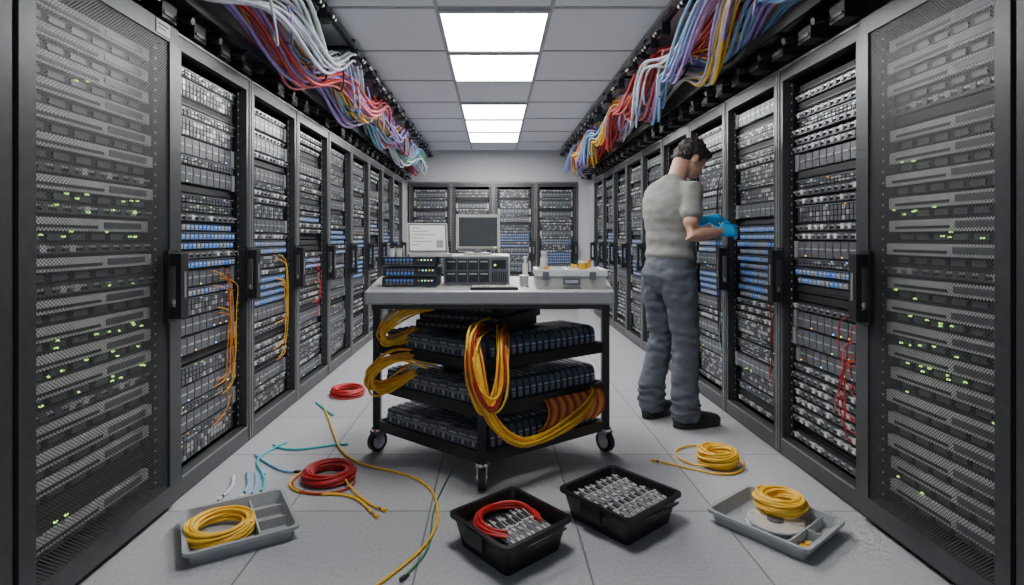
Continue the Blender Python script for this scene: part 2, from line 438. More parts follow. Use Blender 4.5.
for z in SH:
    b.prism(quad,z-0.02,z,'black')
    for i in range(4):
        p=Vector(quad[i]); q=Vector(quad[(i+1)%4]); d=(q-p)
        b.T=Matrix.Translation((p.x,p.y,0)) @ Matrix.Rotation(math.atan2(d.y,d.x),4,'Z'); b.box(0,d.length,-0.008,0.012,z-0.035,z+0.018,'black'); b.T=Matrix.Identity(4)
b.obj('frame_and_shelves',parent=cart)
for i,p in enumerate((C,L,R,B)):
    b=MB()
    b.cyl((p.x,p.y,0.112),(0,0,1),0.034,0.013,'chrome')
    wr_=0.055
    b.T=Matrix.Translation((p.x,p.y,0)) @ Matrix.Rotation((0.0,-0.7,0.6,0.2)[i],4,'Z')
    wx=0.0
    b.cyl((wx-0.016,0,wr_),(1,0,0),wr_,0.032,'rubber',28)
    b.cyl((wx-0.018,0,wr_),(1,0,0),0.036,0.036,'pale',24)
    b.cyl((wx-0.026,0,wr_),(1,0,0),0.011,0.052,'chrome',12)
    for sx in (-0.024,0.020):
        b.add([(wx+sx,-0.035,0.114),(wx+sx,0.035,0.114),(wx+sx,0.014,0.042),(wx+sx,-0.014,0.042),
               (wx+sx+0.004,-0.035,0.114),(wx+sx+0.004,0.035,0.114),(wx+sx+0.004,0.014,0.042),(wx+sx+0.004,-0.014,0.042)],
              [(0,1,2,3),(7,6,5,4),(0,4,5,1),(1,5,6,2),(2,6,7,3),(3,7,4,0)],'chrome')
    b.T=Matrix.Identity(4)
    b.obj('caster_%d'%(i+1),parent=cart)
b=MB(); rnd=random.Random(9)
for z in SH:
    d=C-L; ang=math.atan2(d.y,d.x)
    b.T=Matrix.Translation((L.x,L.y,z)) @ Matrix.Rotation(ang,4,'Z')
    n=10; w=(d.length-0.09)/n
    for i in range(n):
        x0=0.05+i*w; h=0.085+rnd.uniform(-.004,.004)
        b.box(x0+0.003,x0+w-0.003,0.03,0.30,0.0,h,'lav')
        b.box(x0+0.001,x0+w-0.001,0.022,0.03,0.0,h*0.62,'lav')
        for j in range(3):
            b.box(x0+0.010+j*0.018,x0+0.022+j*0.018,0.018,0.022,0.022,h*0.50,'pale' if j==1 else 'slate')
        b.box(x0+0.006,x0+w-0.006,0.024,0.03,h*0.68,h*0.94,'slate')
        b.box(x0+0.010,x0+w-0.010,0.021,0.024,h*0.74,h*0.80,'pale')
        for j in range(5):
            b.box(x0+0.008,x0+w-0.008,0.05+j*0.045,0.07+j*0.045,h,h+0.004,'slate')
    d=R-C; ang=math.atan2(d.y,d.x)
    b.T=Matrix.Translation((C.x,C.y,z)) @ Matrix.Rotation(ang,4,'Z')
    n=17; w=(d.length-0.10)/n
    for i in range(n):
        x0=0.06+i*w; h=0.105
        prof=[(0.03,0),(0.30,0),(0.30,h),(0.07,h),(0.045,h-0.008),(0.034,h-0.025),(0.03,h-0.05)]
        xa,xb=x0+0.004,x0+w-0.006
        N=len(prof)
        b.add([(xa,p,q) for p,q in prof]+[(xb,p,q) for p,q in prof],[tuple(range(N)),tuple(reversed(range(N,2*N)))]+[(i2,N+i2,N+(i2+1)%N,(i2+1)%N) for i2 in range(N)],'slate')
        b.box(xa+0.006,xb-0.006,0.026,0.032,0.020,0.046,'lav')
        b.box(xa+0.008,xb-0.008,0.075,0.10,h,h+0.003,'pale' if i%2 else 'lav')
        b.box(xa+0.004,xb-0.004,0.028,0.034,0.054,0.062,'pale' if rnd.random()<.4 else 'lblue')
b.T=Matrix.Identity(4)
b.obj('switch_modules',parent=cart)
b=MB()
for z in SH[:2]: b.prism(inset(quad,0.42),z+0.001,z+0.105,'unitd')
b.prism(inset(quad,0.45),SH[2]+0.001,SH[2]+0.108,'unitd')
for i,(zz,off) in enumerate(((0.69,0),(0.735,0.02),(0.782,-0.01))):
    b.T=Matrix.Translation((-0.05+off,2.93,zz)) @ Matrix.Rotation(-0.45,4,'Z')
    b.box(-0.29,0.22,-0.22,0.2,-0.008,0.034,'black'); b.box(-0.29,0.22,-0.223,-0.22,0.004,0.026,'unitd')
    for j in range(12): b.box(-0.27+j*0.037,-0.245+j*0.037,-0.226,-0.223,0.008,0.02,'unitg')
    b.box(-0.27,0.2,-0.2,0.18,0.034,0.036,'unitg')
b.T=Matrix.Identity(4)
b.obj('stacked_servers',parent=cart)
lst=[]
rnd=random.Random(4)
d=R-C
def bundle(path, n, spread, cols, rad=0.0055):
    for i in range(n):
        o=Vector((rnd.gauss(0,spread),rnd.gauss(0,spread*0.7),rnd.gauss(0,spread)))
        tw=rnd.uniform(0,6.28)
        pts=[]
        for j,p in enumerate(path):
            q=Vector(p)+o*(0.7+0.5*math.sin(j*1.2+tw)); pts.append(tuple(q))
        lst.append((pts,rad,cols[i%len(cols)]))
bundle([(-0.02,2.80,0.68),(-0.08,2.60,0.72),(-0.11,2.45,0.72),(-0.12,2.42,0.60),(-0.10,2.41,0.48),(-0.05,2.41,0.38),(0.00,2.43,0.38),(0.03,2.45,0.50),(0.025,2.48,0.64),(0.03,2.60,0.72),(0.05,2.8,0.68)],38,0.019,['yellow','yellow','orange','yellow','red'])
bundle([(-0.10,2.62,0.70),(-0.085,2.44,0.68),(-0.07,2.41,0.50),(-0.03,2.41,0.36),(0.03,2.43,0.27),(0.12,2.49,0.21),(0.22,2.56,0.20),(0.34,2.65,0.235),(0.44,2.73,0.27),(0.53,2.84,0.33),(0.50,2.92,0.34)],20,0.016,['yellow','orange','yellow'])
for i in range(30):
    t=0.46+0.48*i/29; p=C+(R-C)*t; n=Vector((d.y,-d.x)).normalized()
    o=p+n*0.045
    lst.append(([(p.x,p.y,0.35),(o.x,o.y,0.33),(o.x+0.006,o.y,0.27),(p.x+n.x*0.03-0.03,p.y+n.y*.03-0.02,0.20),(p.x-n.x*.04-0.02,p.y-n.y*.04,0.18)],0.005,['orange','red','pink','yellow'][i%4]))
bundle([(-0.20,2.86,0.785),(-0.34,2.82,0.81),(-0.46,2.78,0.775),(-0.55,2.78,0.71),(-0.59,2.80,0.64),(-0.54,2.82,0.60),(-0.47,2.84,0.63),(-0.42,2.88,0.66)],18,0.017,['orange','yellow','yellow'])
bundle([(-0.33,2.80,0.52),(-0.44,2.77,0.56),(-0.55,2.77,0.53),(-0.63,2.79,0.47),(-0.65,2.83,0.39),(-0.60,2.84,0.35),(-0.52,2.82,0.39),(-0.42,2.82,0.46)],24,0.017,['orange','yellow','yellow'])
curves('cart_cables',lst,parent=cart)

# ---- items on the tabletop
def grill(b,x0,x1,y,z0,z1,n,k):
    w=(x1-x0)/n
    for i in range(n): b.box(x0+i*w+w*0.2,x0+i*w+w*0.8,y-0.004,y,z0,z1,k)
e=empty('network_switch_stack',(-0.41,2.66,TZ))
b=MB()
for i in range(3):
    z=i*0.05+0.004; dx=(0,0.004,-0.003)[i]
    b.box(-0.135+dx,0.13+dx,0,0.24,z,z+0.043,'black'); b.box(-0.13+dx,0.125+dx,-0.003,0,z+0.003,z+0.04,'unitd')
    grill(b,-0.12+dx,0.02+dx,-0.003,z+0.008,z+0.020,8,'unitg' if i!=1 else 'blue'); grill(b,-0.12+dx,0.02+dx,-0.003,z+0.024,z+0.035,8,'blue' if i!=1 else 'unitg')
    for j in range(5): b.box(0.04+dx+j*0.016,0.047+dx+j*0.016,-0.005,-0.003,z+0.026,z+0.031,['yellow','lb','lg','la','lb'][j])
    b.box(-0.13+dx,0.125+dx,-0.004,0,z,z+0.003,'unitg')
for x in (-0.11,0.09):
    for y in (0.02,0.2): b.cyl((x,y,0),(0,0,1),0.012,0.004,'rubber',10)
b.obj('switch_units',parent=e)
e=empty('server_chassis',(-0.09,2.76,TZ))
b=MB(); b.box(-0.165,0.17,0,0.36,0.004,0.15,'cream'); b.box(-0.158,0.163,-0.006,0,0.01,0.144,'unitg')
for r in range(2):
    for i in range(4):
        x=-0.15+i*0.055; z=0.018+r*0.062
        b.box(x,x+0.05,-0.010,-0.006,z,z+0.054,'unitd'); b.box(x+0.006,x+0.044,-0.012,-0.010,z+0.038,z+0.044,'silver')
        b.box(x+0.006,x+0.03,-0.012,-0.010,z+0.01,z+0.022,'black')
grill(b,0.078,0.155,-0.006,0.02,0.07,7,'black'); b.box(0.08,0.15,-0.010,-0.006,0.085,0.13,'black'); b.box(0.09,0.1,-0.012,-0.010,0.1,0.108,'lg')
for x in (-0.14,0.14):
    for y in (0.03,0.32): b.cyl((x,y,0),(0,0,1),0.012,0.004,'rubber',10)
b.obj('chassis_body',parent=e,bevel=0.002)
e=empty('computer_monitor',(-0.085,2.93,TZ+0.151),0.12)
b=MB(); b.box(-0.118,0.118,0,0.03,0.028,0.215,'cream'); b.box(-0.09,0.09,0.03,0.06,0.05,0.18,'cream')
b.box(-0.103,0.103,-0.003,0,0.045,0.20,'screen'); b.box(-0.112,0.112,-0.002,0,0.030,0.034,'unitg')
b.cyl((0,0.035,0.008),(0,0,1),0.022,0.03,'cream',16); b.cyl((0,0.03,0),(0,0,1),0.075,0.009,'cream',28)
b.box(0.085,0.095,-0.004,0,0.036,0.040,'lg'); b.obj('monitor_body',parent=e,bevel=0.003)
e=empty('laptop_computer',(-0.325,2.76,TZ+0.148),0.22)
b=MB(); b.box(-0.105,0.105,-0.075,0.08,0,0.014,'cream')
for r in range(4): 
    for i in range(10): b.box(-0.095+i*0.019,-0.079+i*0.019,-0.02+r*0.02,-0.005+r*0.02,0.014,0.016,'unitd')
b.T=Matrix.Translation((0,0.08,0.012)) @ Matrix.Rotation(-0.28,4,'X')
b.box(-0.105,0.105,0,0.008,0,0.165,'cream'); b.box(-0.100,0.100,-0.001,0,0.006,0.160,'unitg'); b.box(-0.092,0.092,-0.002,-0.001,0.016,0.152,'paper')
for i in range(6): b.box(-0.08,-0.08+0.04+0.02*((i*7)%5),-0.0026,-0.002,0.135-i*0.018,0.138-i*0.018,'unitg')
b.box(0.045,0.08,-0.0026,-0.002,0.03,0.07,'lav')
b.T=Matrix.Identity(4); b.obj('laptop_body',parent=e)
for i,(x,y) in enumerate(((-0.505,2.69),(-0.475,2.73))):
    b=MB(); b.cyl((0,0,0),(0,0,1),0.014,0.035,'white',16,0.017); b.cyl((0,0,0.035),(0,0,1),0.018,0.006,'cream',16); b.obj('paper_cup',(x,y,TZ+0.148))
b=MB(); b.box(-0.11,0.11,-0.045,0.045,0,0.012,'unitd')
for r in range(4):
    for i in range(13): b.box(-0.103+i*0.016,-0.09+i*0.016,-0.038+r*0.02,-0.022+r*0.02,0.012,0.016,'cream')
b.obj('computer_keyboard',(0.0,2.56,TZ),0.04)
b=MB(); b.cyl((0,0,0),(0,0,1),0.016,0.008,'white',16,0.012); b.cyl((0,0,0.008),(0,0,1),0.006,0.006,'black',10); b.obj('computer_mouse',(0.155,2.57,TZ))
e=empty('storage_case',(0.365,2.58,TZ),-0.03)
b=MB(); b.box(-0.165,0.165,0,0.26,0,0.072,'cream'); b.box(-0.17,0.17,-0.005,0.265,0.060,0.072,'white')
for (x0,x1,y0,y1) in ((-0.17,0.17,-0.005,0.01),(-0.17,0.17,0.25,0.265),(-0.17,-0.155,0.01,0.25),(0.155,0.17,0.01,0.25),(-0.02,-0.01,0.01,0.25),(-0.01,0.155,0.13,0.138)):
    b.box(x0,x1,y0,y1,0.072,0.09,'white')
b.box(-0.155,-0.02,0.01,0.25,0.072,0.074,'unitg'); b.box(-0.01,0.155,0.01,0.25,0.072,0.074,'unitg')
b.box(-0.04,0.04,-0.014,-0.005,0.02,0.05,'unitg'); b.box(-0.03,0.03,-0.017,-0.014,0.028,0.042,'silver')
for x in (-0.12,0.10): b.box(x-0.015,x+0.015,-0.011,-0.005,0.045,0.08,'unitg')
for i in range(6): b.box(0.0+i*0.024,0.016+i*0.024,0.03,0.11,0.074,0.085,'silver')
b.box(0.02,0.05,0.16,0.20,0.074,0.105,'yellow'); b.box(-0.13,-0.10,0.04,0.07,0.074,0.10,'orange')
b.obj('case_body',parent=e,bevel=0.002)
b=MB(); b.cyl((0,0,0),(0,0,1),0.018,0.07,'white',16); b.cyl((0,0,0.07),(0,0,1),0.013,0.018,'pale',16); b.cyl((0,0,0.088),(0,0,1),0.015,0.012,'white',16); b.obj('spray_bottle',(0.245,2.68,TZ+0.0745))
b=MB(); b.cyl((0,0,0),(0,0,1),0.020,0.034,'yellow',18,0.023); b.cyl((0,0,0.034),(0,0,1),0.023,0.008,'white',18); b.obj('cable_tie_jar',(0.43,2.64,TZ+0.0855))
b=MB(); b.cyl((0,0,0),(0,0,1),0.019,0.045,'yellow',18,0.019); b.cyl((0,0,0.045),(0,0,1),0.021,0.010,'orange',18); b.obj('cable_tie_jar',(0.470,2.76,TZ+0.0745))
b=MB(); b.cyl((0,0,0),(0,0,1),0.014,0.10,'white',14); b.cyl((0,0,0.10),(0,0,1),0.008,0.03,'pale',12); b.cyl((0,0,0.13),(0,0,1),0.011,0.01,'white',12); b.obj('spray_bottle',(0.17,2.98,TZ))
b=MB(); b.cyl((0,0,0),(0,0,1),0.02,0.05,'cream',16,0.024); b.cyl((0,0,0.048),(0,0,1),0.025,0.006,'white',16); b.obj('paper_cup',(0.15,2.74,TZ))

# ------------------------------------------------------------------ coils
def coil_pts(c, R, rb, turns, zr=1.0, seed=0, steps=22):
    r=random.Random(seed); pts=[]
    a1=r.uniform(0,6)
    for i in range(int(turns*steps)):
        t=i/steps; th=2*math.pi*t
        q=2*math.pi*(t*0.37)+a1
        k=0.35+0.65*abs(math.sin(t*1.9+1))
        rr=R+rb*k*math.cos(q)+0.003*math.sin(th*2+t); z=rb*zr*(1+k*math.sin(q))
        pts.append((c[0]+rr*math.cos(th),c[1]+rr*math.sin(th),c[2]+z+0.005))
    return pts
def coil(name,c,R,rb,turns,k,zr=1.0,rad=0.0055,seed=0,parent=None,extra=None):
    lst=[(coil_pts((0,0,0),R,rb,turns,zr,seed),rad,k)]
    if extra: lst+=extra
    return curves(name,lst,loc=c,parent=parent)

def plug(b,p,ang,k='pale'):
    b.T=Matrix.Translation(p) @ Matrix.Rotation(ang,4,'Z'); b.box(-0.004,0.022,-0.006,0.006,-0.005,0.006,k); b.box(-0.016,-0.004,-0.004,0.004,-0.004,0.004,'black'); b.T=Matrix.Identity(4)

def container(name, c, a, d, h, rot, key, taper=0.88, t=0.006, rim=0.012):
    e=empty(name,(c[0],c[1],0),rot)
    b=MB()
    def rr(w,l,cr,z,n=4):
        pts=[]
        for (sx,sy,a0) in ((1,1,0),(-1,1,90),(-1,-1,180),(1,-1,270)):
            for i in range(n+1):
                an=math.radians(a0+90*i/n); pts.append((sx*(w-cr)+cr*math.cos(an),sy*(l-cr)+cr*math.sin(an),z))
        return pts
    A=a/2; D=d/2
    rings=[rr(A*taper,D*taper,0.02,0.0),rr(A,D,0.025,h-0.012),rr(A+rim,D+rim,0.03,h-0.012),rr(A+rim,D+rim,0.03,h),rr(A-t*.5,D-t*.5,0.022,h),rr(A*taper-t,D*taper-t,0.018,t)]
    n=len(rings[0]); vs=sum(rings,[]); fs=[]
    for k in range(len(rings)-1):
        for i in range(n): fs.append((k*n+i,k*n+(i+1)%n,(k+1)*n+(i+1)%n,(k+1)*n+i))
    fs.append(tuple(reversed(range(n)))); fs.append(tuple(range((len(rings)-1)*n,len(rings)*n)))
    b.add(vs,fs,key)
    return e,b

e,b=container('parts_tray',(-1.0,2.14),0.37,0.35,0.055,math.radians(31),'traygrey',0.93)
b.box(0.055,0.062,-0.155,0.155,0.005,0.045,'traygrey'); b.box(0.062,0.165,-0.05,-0.044,0.005,0.042,'traygrey'); b.box(0.062,0.165,0.055,0.061,0.005,0.042,'traygrey')
b.obj('tray_shell',parent=e)
coil('yellow_cable_coil',(-1.055,2.10,0.012),0.105,0.022,24,'yellow',zr=1.1,seed=1)
e,b=container('parts_tray',(1.115,2.17),0.33,0.37,0.055,math.radians(38),'traygrey',0.93)
b.box(-0.145,0.145,-0.120,-0.113,0.005,0.045,'traygrey'); b.box(0.0,0.007,-0.17,-0.12,0.005,0.042,'traygrey')
# metal cable reel: two flanges and a hub
b.cyl((-0.005,-0.005,0.006),(0,0,1),0.108,0.006,'chip',36); b.cyl((-0.005,-0.005,0.012),(0,0,1),0.06,0.016,'unitg',28); b.cyl((-0.005,-0.005,0.028),(0,0,1),0.102,0.006,'chip',36); b.cyl((-0.005,-0.005,0.034),(0,0,1),0.03,0.006,'unitg',20)
b.box(-0.1,-0.07,-0.155,-0.13,0.006,0.02,'yellow'); b.box(-0.06,-0.035,-0.15,-0.135,0.006,0.02,'yellow')
b.obj('tray_shell',parent=e)
coil('yellow_cable_coil',(1.175,2.245,0.036),0.076,0.023,24,'yellow',zr=1.3,seed=2)

def rj_bars(b, x0,x1,y0,y1,z,rows,cols,seed):
    r=random.Random(seed)
    w=(x1-x0)/cols; l=(y1-y0)/rows
    for i in range(cols):
        for j in range(rows):
            xx=x0+(i+0.5)*w; yy=y0+(j+0.5)*l
            b.T=Matrix.Translation((xx,yy,z+r.uniform(0,0.006))) @ Matrix.Rotation(r.uniform(-.08,.08),4,'Z') @ Matrix.Rotation(0.10,4,'X')
            b.box(-w*0.30,w*0.30,-l*0.46,l*0.38,0,0.012,'chip'); b.box(-w*0.22,w*0.22,-l*0.42,-l*0.06,0.012,0.021,'chip')
            b.box(-w*0.15,w*0.15,l*0.10,l*0.28,0.012,0.015,'unitd'); b.box(-w*0.16,w*0.16,l*0.38,l*0.47,0.002,0.010,'silver')
            b.box(-w*0.34,w*0.34,-l*0.04,l*0.02,0.004,0.023,'chip'); b.box(-w*0.10,w*0.10,-l*0.30,-l*0.16,0.021,0.0225,'unitd')
            b.T=Matrix.Identity(4)
for (c,sz,nm,sd) in (((0.06,2.035),0.31,'connector_bin',1),((0.515,2.235),0.335,'connector_bin',2)):
    e,b=container(nm,c,sz,sz,0.12,math.radians(40),'black',0.85,rim=0.014)
    b.box(-0.05,0.05,-sz/2-0.022,-sz/2-0.012,0.085,0.10,'black')
    b.box(sz/2+0.008,sz/2+0.02,-0.05,0.05,0.06,0.112,'black'); b.box(-sz/2-0.02,-sz/2-0.008,-0.05,0.05,0.06,0.112,'black')
    b.obj('bin_shell',parent=e)
    b2=MB(); s=sz*0.43
    b2.box(-s,s,-s,s,0.04,0.074,'black')
    if sd==1: rj_bars(b2,-s*0.72,s*0.80,-s,s*0.42,0.078,1,8,3)
    else: rj_bars(b2,-s,s,-s,s,0.082,2,8,4)
    b2.obj('connectors',parent=e)
    if sd==1:
        arcs=[]
        rr_=random.Random(8)
        for i in range(9):
            q=rr_.uniform(-.012,.012); zq=0.088+rr_.uniform(0,.022); R0=0.112+q
            arcs.append(([(R0*math.cos(a)*1.02,0.015+R0*math.sin(a)*1.0,zq+0.004*math.sin(3*a+i)) for a in [math.radians(-50+280*k/16) for k in range(17)]],0.006,'red'))
        curves('red_cable',arcs,parent=e)
    curves('bail_handle',[([(0.10,-sz/2-0.02,0.10),(0.10,-sz/2-0.045,0.12),(0.05,-sz/2-0.06,0.13),(-0.05,-sz/2-0.06,0.13),(-0.10,-sz/2-0.045,0.12),(-0.10,-sz/2-0.02,0.10)],0.004,'black')],parent=e)

coil('red_cable_coil',(-0.79,2.61,0.0),0.10,0.026,24,'red',zr=0.9,seed=3,
     extra=[([(0.0,0.12,0.03),(0.10,0.05,0.02),(0.16,-0.05,0.009),(0.12,-0.15,0.009),(-0.02,-0.19,0.009),(-0.15,-0.12,0.009),(-0.17,0.0,0.009),(-0.1,0.12,0.02)],0.005,'red')])
coil('red_cable_coil',(-1.08,4.02,0.0),0.10,0.026,16,'red',zr=0.9,seed=4,extra=[([(0.05,0.1,0.02),(0.17,0.0,0.009),(0.1,-0.2,0.009),(-0.1,-0.16,0.009),(-0.12,0,0.02)],0.005,'red')])
coil('yellow_cable_coil',(1.135,2.78,0.0),0.078,0.026,24,'yellow',zr=1.4,seed=5)

Z=0.0075
curves('loose_network_cables',[
 ([(-1.18,3.76,Z),(-1.02,3.4,Z),(-0.905,3.11,Z),(-0.80,2.88,Z),(-0.645,2.73,Z),(-0.41,2.65,Z),(-0.27,2.49,Z),(-0.22,2.23,Z),(-0.24,2.03,Z),(-0.325,1.89,Z),(-0.39,1.79,Z)],0.0055,'yellow'),
 ([(-0.206,2.68,Z),(-0.255,2.4,Z),(-0.255,2.2,Z),(-0.235,2.05,Z),(-0.25,1.95,Z),(-0.30,1.85,Z)],0.0035,'green'),
 ([(-0.85,2.72,0.03),(-0.98,2.62,Z),(-0.95,2.48,Z),(-0.80,2.43,Z),(-0.65,2.45,Z),(-0.56,2.36,Z),(-0.51,2.27,Z)],0.006,'yellow'),
 ([(-0.70,2.55,0.03),(-0.63,2.46,Z),(-0.58,2.38,Z),(-0.49,2.31,Z)],0.005,'yellow'),
 ([(-1.24,3.80,Z),(-1.15,3.68,Z),(-1.06,3.55,Z)],0.007,'cyan'),
 ([(-1.22,3.02,Z),(-1.16,2.96,Z),(-1.05,2.93,Z),(-0.93,3.00,Z),(-0.85,3.03,Z)],0.006,'cyan'),
 ([(-1.16,3.06,Z),(-1.22,2.92,Z),(-1.24,2.80,Z),(-1.16,2.70,Z),(-1.11,2.64,Z)],0.006,'cyan'),
 ([(-1.26,2.88,Z),(-1.13,2.75,Z),(-1.04,2.66,Z),(-0.98,2.67,Z)],0.006,'lblue'),
 ([(-1.20,2.66,Z),(-1.18,2.60,Z),(-1.13,2.55,Z),(-1.12,2.45,Z)],0.008,'lblue'),
 ([(-1.13,2.66,Z),(-1.10,2.60,Z),(-1.06,2.56,Z),(-1.05,2.46,Z)],0.008,'cyan'),
 ([(-1.25,2.62,Z),(-1.22,2.55,Z),(-1.19,2.50,Z),(-1.20,2.42,Z)],0.008,'wcable'),
 ([(-1.16,2.66,Z),(-1.13,2.60,Z),(-1.09,2.53,Z),(-1.08,2.44,Z)],0.008,'lblue'),
 ([(0.85,2.79,Z),(0.97,2.71,Z),(1.08,2.62,Z),(1.22,2.66,Z),(1.30,2.82,Z),(1.24,2.98,Z),(1.08,3.03,Z),(0.96,2.94,Z),(0.95,2.80,Z),(1.03,2.72,Z),(1.09,2.70,0.03)],0.005,'yellow'),
])
b=MB()
plug(b,(-0.49,2.25,Z),-0.9,'yellow'); plug(b,(-0.47,2.30,Z),-0.5,'yellow'); plug(b,(-0.30,1.84,Z),-2.2,'black'); plug(b,(-0.97,2.67,Z),0,'black')
plug(b,(-1.12,2.43,Z),-1.5,'wcable'); plug(b,(-1.05,2.44,Z),-1.5,'cyan'); plug(b,(-1.20,2.40,Z),-1.6,'wcable'); plug(b,(-0.83,3.02,Z),0.3,'cyan'); plug(b,(0.83,2.80,Z),2.8,'yellow'); plug(b,(-1.11,2.62,Z),-1.0,'lblue')
plug(b,(-1.05,3.54,Z),-1.0,'cyan')
b.obj('cable_plugs')

# ------------------------------------------------------------------ technician
tech=empty('technician')
BX,BY=1.10,3.42
F=Vector((0.9,0.43,0)).normalized(); SL=Vector((-F.y,F.x,0)); UP=Vector((0,0,1))
def P(f,s,z): return Vector((BX,BY,0))+F*f+SL*s+UP*z

def tube(bm, pts, rads, hint, n=20):
    pts=[Vector(p) for p in pts]; rings=[]
    N=len(pts)
    def ring(c,T,ra,rb,hh):
        A=(hh-T*hh.dot(T)).normalized(); Bv=T.cross(A)
        return [bm.verts.new(c+A*(ra*math.cos(2*math.pi*i/n))+Bv*(rb*math.sin(2*math.pi*i/n))) for i in range(n)]
    for i in range(N):
        T=(pts[min(i+1,N-1)]-pts[max(i-1,0)]).normalized()
        ra,rb=rads[i] if isinstance(rads[i],tuple) else (rads[i],rads[i])
        if i==0:
            m=min(ra,rb); rings.append(ring(pts[0]-T*m*0.55,T,ra*0.45,rb*0.45,hint)); rings.append(ring(pts[0]-T*m*0.35,T,ra*0.8,rb*0.8,hint))
        rings.append(ring(pts[i],T,ra,rb,hint))
        if i==N-1:
            m=min(ra,rb); rings.append(ring(pts[i]+T*m*0.35,T,ra*0.8,rb*0.8,hint)); rings.append(ring(pts[i]+T*m*0.55,T,ra*0.45,rb*0.45,hint))
    for a,c in zip(rings,rings[1:]):
        for i in range(n): bm.faces.new((a[i],a[(i+1)%n],c[(i+1)%n],c[i]))
    bm.faces.new(list(reversed(rings[0]))); bm.faces.new(rings[-1])
def ball(bm, c, rx, ry, rz, Mr=Matrix.Identity(4)):
    bmesh.ops.create_uvsphere(bm,u_segments=20,v_segments=14,radius=1.0,matrix=Matrix.Translation(c) @ Mr @ Matrix.Diagonal((rx,ry,rz,1)))
def finish(bm, name, key, voxel=0.01, smooth=4, parent=tech, disp=None):
    bmesh.ops.recalc_face_normals(bm,faces=bm.faces[:])
    me=bpy.data.meshes.new(name); bm.to_mesh(me); bm.free()
    o=bpy.data.objects.new(name,me); COL.objects.link(o)
    if voxel:
        r=o.modifiers.new('r','REMESH'); r.mode='VOXEL'; r.voxel_size=voxel; r.use_smooth_shade=True
        if smooth:
            s=o.modifiers.new('s','SMOOTH'); s.iterations=smooth; s.factor=0.5
    dg=bpy.context.evaluated_depsgraph_get(); dg.update()
    me2=bpy.data.meshes.new_from_object(o.evaluated_get(dg))
    o.modifiers.clear(); o.data=me2; me2.name=name
    if disp:
        amp,fn=disp
        nn=[v.normal.copy() for v in me2.vertices]
        for v,nr in zip(me2.vertices,nn): v.co+=nr*amp*fn(v.co)
    me2.materials.clear(); me2.materials.append(M[key])
    for p in me2.polygons: p.use_smooth=True
    o.parent=parent
    return o

bm=bmesh.new()
tube(bm,[P(-.005,0,1.08),P(-.01,0,1.00),P(-.015,0,0.92),P(-.01,0,0.86)],[(.148,.110),(.164,.126),(.170,.134),(.150,.118)],SL)
for s,fk,fa in ((-1,0.03,0.01),(1,0.03,-0.04)):
    tube(bm,[P(-.01,s*.082,.94),P(0,s*.092,.80),P(fk*.6,s*.102,.64),P(fk,s*.108,.50),P(fk*.3+fa*.4,s*.114,.34),P(fa,s*.12,.20),P(fa+.005,s*.12,.075)],
         [(.090,.124),(.092,.110),(.082,.092),(.075,.084),(.074,.081),(.077,.086),(.081,.096)],SL)
def wr(co):
    h=noise.noise(Vector((co.x*9,co.y*9,co.z*16)))
    h2=noise.noise(Vector((co.x*22,co.y*22,co.z*34)))
    low=max(0,1-abs(co.z-0.13)/0.15); kn=max(0,1-abs(co.z-0.5)/0.15)
    return h*0.9+h2*0.6+low*0.8*math.sin(co.z*95+10*co.x+7*h)+kn*0.5*math.sin(co.z*60+14*co.y+4*h)
finish(bm,'trousers','jeans',0.009,3,disp=(0.009,wr))
bm=bmesh.new()
tube(bm,[P(-.005,0,1.035),P(0,0,1.09),P(-.005,0,1.18),P(-.015,0,1.28),P(-.015,0,1.38),P(0.005,0,1.45),P(0.035,0,1.495),P(0.05,0,1.515)],
     [(.168,.128),(.162,.123),(.158,.117),(.176,.125),(.190,.126),(.172,.110),(.10,.075),(.062,.058)],SL,28)
shR=P(.015,-.180,1.435); elR=Vector((1.135,3.165,1.160)); wrR=Vector((1.345,3.235,1.190))
shL=P(.03,.180,1.435); elL=Vector((1.17,3.66,1.22)); wrL=Vector((1.345,3.455,1.265))
for sh,el in ((shR,elR),(shL,elL)):
    i=(P(0.0,0,1.42)-sh)*0.35
    tube(bm,[sh+i,sh,sh.lerp(el,0.3),sh.lerp(el,0.56)],[.073,.066,.060,.063],F)
def wr2(co):
    return noise.noise(Vector((co.x*7,co.y*7,co.z*11)))+0.6*noise.noise(Vector((co.x*20,co.y*20,co.z*26)))+(0.5*math.sin(co.z*60+12*co.x+8*co.y) if co.z<1.20 else 0)
finish(bm,'tshirt','shirt',0.010,4,disp=(0.007,wr2))
hc=P(.165,-0.01,1.650)
pitch=math.radians(38); yaw=math.atan2(F.y,F.x)-0.30
HR=Matrix.Rotation(yaw,4,'Z') @ Matrix.Rotation(pitch,4,'Y')
def Hd(x,y,z): return hc + (HR @ Vector((x,y,z)))
bm=bmesh.new()
tube(bm,[P(.02,0,1.45),P(.06,0,1.53),Hd(-.035,0,-.05)],[(.062,.062),(.056,.056),(.058,.058)],SL)
ball(bm,Hd(-.008,0,.030),.098,.077,.092,HR)
ball(bm,Hd(.035,0,-.025),.060,.060,.075,HR)
ball(bm,Hd(.045,0,-.080),.038,.040,.030,HR)
ball(bm,Hd(.010,0,-.060),.055,.055,.040,HR)
ball(bm,Hd(.082,0,.012),.018,.048,.012,HR)
tube(bm,[Hd(.088,0,.000),Hd(.102,0,-.022),Hd(.108,0,-.034)],[.009,.012,.013],HR.to_3x3() @ Vector((0,1,0)),12)
ball(bm,Hd(.090,0,-.062),.012,.022,.007,HR); ball(bm,Hd(.089,0,-.071),.011,.019,.007,HR)
